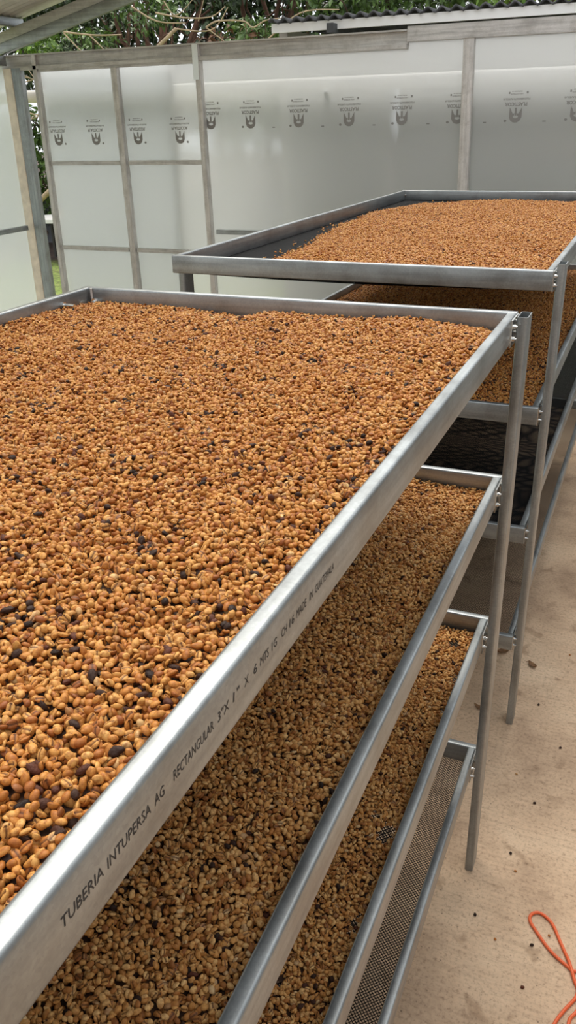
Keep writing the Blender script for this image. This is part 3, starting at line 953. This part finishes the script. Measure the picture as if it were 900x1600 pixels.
def dry_leaf(name, x, y, L, W, rz_, curl, label):
    vs, fs = [], []
    n = 8
    for i in range(n+1):
        t = i/n; w = W*math.sin(math.pi*min(0.04+t*0.96, 1))**0.8
        for s in (-1, 0, 1):
            vs.append(((t-0.5)*L, s*w/2, 0.002 + curl*(2*t-1)**2*L*0.4 + (abs(s))*curl*W*0.5))
    for i in range(n):
        for s in (0, 1):
            a = 3*i+s; fs.append((a, a+1, a+4, a+3))
    base = np.array(vs); R_ = np.array([[math.cos(rz_), -math.sin(rz_), 0], [math.sin(rz_), math.cos(rz_), 0], [0, 0, 1]])
    V = base @ R_.T + np.array([x, y, 0])
    lo = len(V)
    o = MB().add([tuple(p) for p in V] + [tuple(p + np.array([0, 0, 0.0012])) for p in V], fs + [tuple(lo+i for i in f) for f in fs], True).build(name, DRY, None, (x, y, 0))
    put(o, label, 'leaf')
    MB().pipe([tuple(np.array([L*0.5, 0, 0.002+curl*L*0.4]) @ R_.T + [x, y, 0]), tuple(np.array([L*0.72, 0.004, 0.003]) @ R_.T + [x, y, 0])], 0.0012, 5).build('stalk', DRY, o)


dry_leaf('dry_leaf', -0.353, 3.17, 0.085, 0.035, 1.0, 0.5, 'broad brown curled dry leaf on the floor behind the far rack\'s front leg')
dry_leaf('dry_leaf', -0.222, 3.11, 0.05, 0.028, 2.4, 0.4, 'small brown dry leaf on the open floor right of the far rack\'s front leg')
dry_leaf('dry_leaf', -0.354, 2.86, 0.075, 0.018, 1.9, 0.6, 'narrow curled dry leaf between the front legs of the two racks')
dry_leaf('dry_leaf', -0.372, 2.74, 0.06, 0.022, -0.4, 0.3, 'dark dry leaf lying just below the narrow curled one')
dry_leaf('dry_leaf', -0.52, 2.95, 0.05, 0.02, 0.3, 0.3, 'greyish dry leaf under the gap between the two racks')
TWIG = simple('twig_brown', (0.13, 0.08, 0.05), 0.8)
tw = MB().pipe([(-0.36, 1.590, 0.003), (-0.348, 1.578, 0.005), (-0.335, 1.563, 0.003)], 0.0028, 6).build('twig', TWIG, None, (-0.348, 1.578, 0))
put(tw, 'short brown twig on the floor beside the lowest tray', 'twig')
# stray beans dropped on the floor: few enough to count
r_ = np.random.default_rng(5)
stray = [(-0.27, 2.06, 5, 'dark bean on the floor just left of the near rack leg\'s foot'), (-0.14, 2.05, 5, 'dark bean on the floor right of the near rack leg'),
         (-0.115, 1.985, 1, 'brown bean on the floor in front of the near rack leg, to its right'), (-0.20, 1.78, 5, 'dark bean beside the lowest tray, halfway to the twig'),
         (-0.03, 1.74, 5, 'dark bean on the floor left of the orange cord loop'), (-0.13, 1.72, 1, 'pale brown bean between the lowest tray and the cord loop'),
         (0.012, 1.79, 2, 'brown bean lying inside the orange cord loop'), (-0.035, 1.60, 5, 'dark round bean below the orange cord loop'),
         (-0.10, 2.30, 5, 'dark bean on bare floor beyond the near rack leg'), (-0.18, 2.42, 1, 'brown bean midway between the two racks\' right legs'),
         (-0.05, 2.62, 5, 'lone dark bean far right of the second leg\'s foot'), (-0.16, 2.85, 5, 'dark bean just behind the far rack\'s front leg'),
         (-0.08, 3.25, 1, 'brown bean on the floor past the small dry leaf'), (-0.1, 4.2, 5, 'farthest dark bean on the floor along the far rack')]
for x, y, k, lb in stray:
    o = bpy.data.objects.new('dropped_bean', proto_me[k]); COL.objects.link(o)
    o.location = (x, y, 0.003); o.rotation_euler = (0, 0, r_.uniform(0, 6)); o.scale = (0.9,)*3
    put(o, lb, 'coffee bean', 'beans dropped on the floor')

# ------------------------------------------------------------------ outside: shed, table, plants
ROOFT = simple('dark_fibre_cement', (0.075, 0.075, 0.08), 0.8, var=0.3, scale=9)
FASC = simple('white_fascia', (0.90, 0.89, 0.87), 0.6, var=0.04, scale=7)
SHEDW = simple('shed_wall_grey', (0.52, 0.49, 0.45), 0.9, var=0.25, scale=2)
YS = 7.55
shed = put(empty('neighbour_shed', (-1.0, YS, 0)), 'low shed behind the back wall with dark corrugated roof and white fascia', 'shed')
MB().box(-3.336, 3.2, YS, YS+0.03, 2.854, 2.9225).build('fascia', FASC, shed)
vs, fs = [], []
n = 300
for k in range(n+1):
    x = -3.352 + 6.55*k/n
    ph_ = 2*math.pi*(x+3.352)/0.114
    z = 2.935 + 0.0195*math.sin(ph_)
    for y, dz in ((YS-0.03, 0.0), (YS+4.6, 0.02)):
        vs.append((x, y, z+dz)); vs.append((x, y, z+dz+0.014))
for k in range(n):
    a = 4*k; b = a+4
    fs += [(a, b, b+2, a+2), (a+1, a+3, b+3, b+1), (a, a+1, b+1, b), (a+2, b+2, b+3, a+3)]
MB().add(vs, fs, True).build('corrugated_roof', ROOFT, shed)
MB().rtube((-2.761, YS-0.10, 2.857), (-2.761, YS+3.9, 2.857), 0.06, 0.072, (1, 0, 0), 0.004, hollow=False).build('roof_beam', ROOFT, shed)
MB().box(-3.1, 3.0, YS+3.2, YS+3.35, -0.05, 2.905).build('shed_wall', SHEDW, shed)
MB().box(-3.33, -3.25, YS+0.15, YS+3.35, -0.05, 2.89).build('side_wall', SHEDW, shed)
for x in (3.0,): MB().box(x-0.05, x+0.05, YS+0.1, YS+0.2, -0.05, 2.905).build('post', SHEDW, shed)

WHITE = simple('white_table_top', (0.82, 0.80, 0.77), 0.45)
DARKP = simple('dark_table_leg', (0.05, 0.045, 0.04), 0.7)
tb = put(empty('garden_table', (-10.1, 13.0, -0.06)), 'white topped garden table seen through the gap beside the door', 'table')
ring = [(-10.1+0.62*math.cos(a), 13.0+0.5*math.sin(a)) for a in np.linspace(0, 2*math.pi, 33)[:-1]]
vs = [(x, y, 0.63) for x, y in ring] + [(x, y, 0.69) for x, y in ring]
fs = [tuple(range(31, -1, -1)), tuple(range(32, 64))] + [(i, (i+1) % 32, 32+(i+1) % 32, 32+i) for i in range(32)]
MB().add(vs, fs).build('table_top', WHITE, tb)
for dx, dy in ((-0.35, -0.25), (0.35, -0.25), (-0.35, 0.25), (0.35, 0.25)):
    MB().rtube((-10.1+dx, 13+dy, -0.06), (-10.1+dx, 13+dy, 0.63), 0.05, 0.05, (1, 0, 0), 0.006).build('leg', DARKP, tb)
pot = MB()
pr_ = [(0.05, 0), (0.075, 0.10), (0.085, 0.10), (0.085, 0.125), (0.07, 0.125), (0.06, 0.03), (0.0, 0.03)]
vs, fs = [], []
for r0, z0 in pr_:
    for k in range(16): vs.append((-10.02+r0*math.cos(2*math.pi*k/16), 12.95+r0*math.sin(2*math.pi*k/16), 0.69+z0*1.2))
for j in range(len(pr_)-1):
    for k in range(16): fs.append((j*16+k, j*16+(k+1) % 16, (j+1)*16+(k+1) % 16, (j+1)*16+k))
fs.append(tuple(range(15, -1, -1)))
put(pot.add(vs, fs, True).build('flower_pot', simple('terracotta', (0.55, 0.23, 0.10), 0.7), None, (-10.02, 12.95, 0.69)), 'small orange clay pot standing on the white garden table', 'pot')
lw = MB().box(-17, -6.0, 15.0, 15.2, -0.06, 0.98).build('garden_wall', simple('grey_render', (0.15, 0.155, 0.165), 0.9, var=0.2, scale=2), None, (-12, 15.1, -0.06))
put(lw, 'low grey garden wall beyond the white table', 'wall')


def leaf_mat(name, c0, c1, rough=0.5):
    mt, nt, N, L, P = new_mat(name)
    tc = N.new('ShaderNodeTexCoord'); nz = N.new('ShaderNodeTexNoise'); nz.inputs['Scale'].default_value = 6; nz.inputs['Detail'].default_value = 3
    L.new(tc.outputs['Object'], nz.inputs['Vector'])
    r = ramp(N, [(0.35, c0), (0.65, c1)]); L.new(nz.outputs['Fac'], r.inputs[0]); L.new(r.outputs[0], P.inputs['Base Color'])
    P.inputs['Roughness'].default_value = rough
    return mt


LEAF_D = leaf_mat('dark_leaf', (0.018, 0.032, 0.011), (0.06, 0.10, 0.03))
LEAF_M = leaf_mat('mid_leaf', (0.04, 0.08, 0.018), (0.14, 0.23, 0.05))
LEAF_L = leaf_mat('light_leaf', (0.12, 0.24, 0.03), (0.30, 0.46, 0.07))
LEAF_B = leaf_mat('dead_leaf', (0.07, 0.03, 0.014), (0.20, 0.10, 0.05), 0.8)
BARK = simple('brown_bark', (0.085, 0.050, 0.034), 0.9, var=0.4, scale=10)
BARK_R = simple('reddish_bark', (0.13, 0.065, 0.042), 0.9, var=0.4, scale=8)
TWIGP = simple('pale_branch', (0.42, 0.31, 0.20), 0.8, var=0.25, scale=14)


def leaves(cs, n, size, mat, name, parent, seed):
    """cs: list of (centre, radii); leaf blades folded along the midrib"""
    r = np.random.default_rng(seed)
    mb = MB()
    for i in range(n):
        c, rad = cs[int(r.integers(len(cs)))]
        d = r.normal(size=3); d /= np.linalg.norm(d); d *= r.uniform(0.25, 1.0)**0.5
        p = np.array(c) + d*np.array(rad)
        L_ = size*r.uniform(0.6, 1.5); W_ = L_*r.uniform(0.32, 0.5)
        R_ = np.array(Euler((r.normal(0, 0.7), r.normal(0.5, 0.6), r.uniform(0, 6.28))).to_matrix())
        q = np.array([(0, 0, 0), (L_*0.45, W_/2, W_*0.18), (L_, 0, -L_*0.12), (L_*0.45, -W_/2, W_*0.18), (L_*0.5, 0, 0)]) @ R_.T + p
        mb.add([tuple(x) for x in q], [(0, 4, 1), (1, 4, 2), (2, 4, 3), (3, 4, 0)])
    return mb.build(name, mat, parent)


def limb(p0, p1, r0, r1, seed, wob=0.12, n=7):
    r = np.random.default_rng(seed)
    p0, p1 = np.array(p0), np.array(p1)
    L_ = np.linalg.norm(p1-p0)
    pts = [p0 + (p1-p0)*t + (r.normal(size=3)*wob*L_*0.3*math.sin(math.pi*t)) for t in np.linspace(0, 1, n)]
    return pts, list(np.linspace(r0, r1, n))


def tree(name, label, base, h, stems, crown, n, size, mat, bark, seed, group='trees behind the shed'):
    t = put(empty(name, base), label, 'tree', group)
    r = np.random.default_rng(seed)
    for k in range(stems):
        a = r.uniform(0, 6.28); top = (base[0]+math.cos(a)*0.22*h*r.uniform(0.2, 1), base[1]+math.sin(a)*0.2*h*r.uniform(0.2, 1), base[2]+h*r.uniform(0.8, 1.0))
        b0 = (base[0]+r.normal(0, 0.12)*(stems > 1), base[1]+r.normal(0, 0.12)*(stems > 1), base[2])
        pts, rr = limb(b0, top, 0.12*h/4/(1+0.15*stems), 0.025, seed*10+k)
        MB().pipe(pts, rr, 9).build('trunk', bark, t)
        for q in range(3):
            i0 = int(r.integers(2, 5)); d = r.normal(size=3); d[2] = abs(d[2])*0.5+0.2; d /= np.linalg.norm(d)
            pp, r2 = limb(pts[i0], np.array(pts[i0])+d*h*0.3, rr[i0]*0.55, 0.008, seed*100+k*7+q, 0.3)
            MB().pipe(pp, r2, 6).build('branch', bark, t)
    o = leaves(crown, n, size, mat, 'foliage', t, seed+3)
    o['kind'] = 'stuff'
    return t


G = -0.06
tree('broadleaf_tree', 'dark broad-leaved tree above the left end of the back beam', (-14.2, 15.5, G), 5.0, 2, [((-14.4, 15.5, 3.6), (1.3, 0.9, 1.0)), ((-13.2, 15.2, 4.6), (1.4, 0.8, 0.7)), ((-15.4, 15.8, 4.4), (1.2, 0.9, 0.9))], 3060, 0.16, LEAF_M, BARK, 101)
tree('broadleaf_tree', 'shaded leafy tree over the door with slender stems', (-11.9, 16.5, G), 5.2, 3, [((-12.0, 16.4, 3.4), (1.3, 0.8, 0.7)), ((-11.2, 16.2, 4.7), (1.5, 0.9, 0.8)), ((-12.6, 16.8, 4.6), (1.0, 0.9, 0.7))], 3420, 0.15, LEAF_D, BARK, 102)
tree('many_stemmed_tree', 'tree of many reddish brown trunks beside the shed roof', (-9.6, 16.0, G), 6.0, 9, [((-9.8, 16.2, 5.2), (1.8, 1.0, 0.8)), ((-8.4, 16.4, 4.9), (1.4, 0.9, 0.8)), ((-9.2, 16.6, 3.2), (1.6, 0.7, 0.5))], 2700, 0.15, LEAF_D, BARK_R, 103)
tree('many_stemmed_tree', 'brown trunked tree behind the left end of the shed roof', (-7.6, 17.5, G), 6.0, 6, [((-7.6, 17.4, 5.4), (1.6, 1.0, 0.8)), ((-6.2, 17.4, 4.8), (1.6, 0.9, 0.9)), ((-7.3, 17.2, 3.4), (1.6, 0.8, 0.6))], 3060, 0.15, LEAF_D, BARK_R, 104)
tree('broadleaf_tree', 'dark tree rising behind the middle of the shed roof', (-4.4, 16.5, G), 5.6, 3, [((-4.4, 16.4, 4.4), (1.5, 1.0, 1.0)), ((-5.6, 16.4, 4.2), (1.2, 0.9, 0.9)), ((-4.0, 16.8, 5.2), (1.2, 0.9, 0.7))], 3240, 0.16, LEAF_M, BARK, 105)
tree('bright_tree', 'bright yellow-green tree above the shed roof at the right', (-2.2, 15.5, G), 5.0, 2, [((-2.2, 15.4, 4.3), (1.2, 0.9, 0.7)), ((-1.0, 15.6, 4.6), (1.0, 0.9, 0.6))], 1600, 0.17, LEAF_L, BARK, 106)
tree('broadleaf_tree', 'dense evergreen far behind all the other trees', (-10.5, 21.0, G), 7.5, 2, [((-12.5, 21, 3.6), (2.4, 1.0, 1.6)), ((-9.0, 21, 3.8), (2.4, 1.0, 1.6)), ((-15.5, 21, 4.4), (2.2, 1.0, 1.6)), ((-6.0, 21, 4.2), (2.2, 1.0, 1.6)), ((-3, 21, 4.6), (2.2, 1.0, 1.6)), ((-10.8, 21.4, 5.6), (2.6, 1.0, 1.0))], 9500, 0.30, LEAF_D, BARK, 107)


def shrub(label, c, rad, n, size, mat, seed, group=None):
    s = put(empty('garden_shrub', (c[0], c[1], G)), label, 'shrub', group)
    r = np.random.default_rng(seed)
    for k in range(4):
        pts, rr = limb((c[0]+r.normal(0, 0.06), c[1]+r.normal(0, 0.06), G), (c[0]+r.normal(0, rad[0]*0.5), c[1]+r.normal(0, rad[1]*0.4), c[2]+rad[2]*0.5), 0.02, 0.006, seed*3+k, 0.2)
        MB().pipe(pts, rr, 6).build('stem', BARK, s)
    o = leaves([(c, rad)], n, size, mat, 'foliage', s, seed)
    o['kind'] = 'stuff'


shrub('dark green shrub in the gap beside the door, reaching above its middle rail', (-11.6, 14.2, 1.55), (0.9, 0.5, 1.1), 900, 0.20, LEAF_M, 201)
shrub('low dark shrub along the grey garden wall', (-12.4, 14.45, 0.9), (1.2, 0.35, 0.9), 700, 0.13, LEAF_D, 202)
shrub('loose dark shrub behind the polycarbonate door', (-9.2, 14.3, 1.6), (1.2, 0.5, 1.3), 900, 0.17, LEAF_D, 203)
shrub('tall dark shrub behind the grey garden wall', (-10.9, 15.8, 1.9), (1.6, 0.4, 1.2), 1300, 0.17, LEAF_D, 204)
shrub('brown leaved shrub beside the left end of the shed', (-6.6, 13.2, 2.6), (0.9, 0.5, 1.0), 700, 0.13, LEAF_B, 205)
shrub('green shrub topping the beam near the shed corner', (-6.0, 12.6, 2.6), (0.8, 0.4, 0.75), 700, 0.14, LEAF_M, 206)
shrub('light green sprig at the far left end of the beam', (-12.3, 13.6, 3.15), (0.5, 0.3, 0.28), 160, 0.13, LEAF_L, 207)

def px_at(x, y, Y):
    d = ROT @ np.array([x-450, -(y-800), -FPX]); t = (Y-CAM[1])/d[1]
    return CAM + t*d
for k, (qx, qy, rr_, mt_, lb) in enumerate(((120, 70, (0.9, 0.4, 0.35), LEAF_M, 'green leafy shrub topping the beam above the door'), (228, 12, (0.8, 0.4, 0.35), LEAF_M, 'green sprays of leaves high above the door post'),
                                 (395, 62, (0.6, 0.35, 0.4), LEAF_M, 'dark green shrub just left of the shed fascia'), (60, 70, (0.4, 0.3, 0.2), LEAF_L, 'yellow-green leaf tuft above the corner of the back wall'))):
    c_ = px_at(qx, qy, 13.6 + 0.25*k)
    shrub(lb, tuple(c_), rr_, 420, 0.12, mt_, 220+k)

# pale bare branches in front of the trees
bb = put(empty('bare_branch', (-9.3, 12.0, 3.0)), 'pale leafless branches curving above the back beam', 'branch')
def px_at(x, y, Y):
    d = ROT @ np.array([x-450, -(y-800), -FPX]); t = (Y-CAM[1])/d[1]
    return CAM + t*d
for pth, r0 in (([(205, 10), (245, 33), (290, 36)], 0.022), ([(243, 20), (290, 28), (330, 26), (352, 10)], 0.020), ([(275, 45), (330, 47), (356, 12)], 0.018),
                ([(322, 43), (340, 33), (380, 33), (395, 43), (415, 32), (442, 28)], 0.022), ([(256, 2), (275, 24), (305, -5)], 0.016), ([(310, 33), (318, 0)], 0.014),
                ([(322, 43), (350, 64)], 0.018), ([(100, 50), (150, 55), (190, 54)], 0.026), ([(100, 52), (125, 78), (138, 82)], 0.02), ([(140, 55), (165, 80)], 0.02),
                ([(20, 140), (40, 128), (58, 124)], 0.02), ([(25, 118), (55, 124)], 0.014), ([(22, 112), (48, 122)], 0.014), ([(38, 100), (56, 126)], 0.014),
                ([(28, 165), (50, 178), (72, 180)], 0.022), ([(30, 187), (48, 184), (58, 178)], 0.014), ([(32, 190), (55, 184), (66, 178)], 0.014), ([(30, 174), (50, 178)], 0.012), ([(420, 60), (470, 20), (530, 15)], 0.02)):
    P_ = [px_at(a, b, 11.2) for a, b in pth]
    if len(P_) > 2: P_ = [np.array(p) for p in catmull(P_, 6)]
    MB().pipe(P_, list(np.linspace(r0*0.55, r0*0.3, len(P_))), 7).build('branch', TWIGP, bb)
pts, rr = limb((-10.2, 11.3, G), tuple(px_at(275, 45, 11.2)), 0.05, 0.024, 909, 0.1)
MB().pipe(pts, rr, 8).build('trunk', TWIGP, bb)
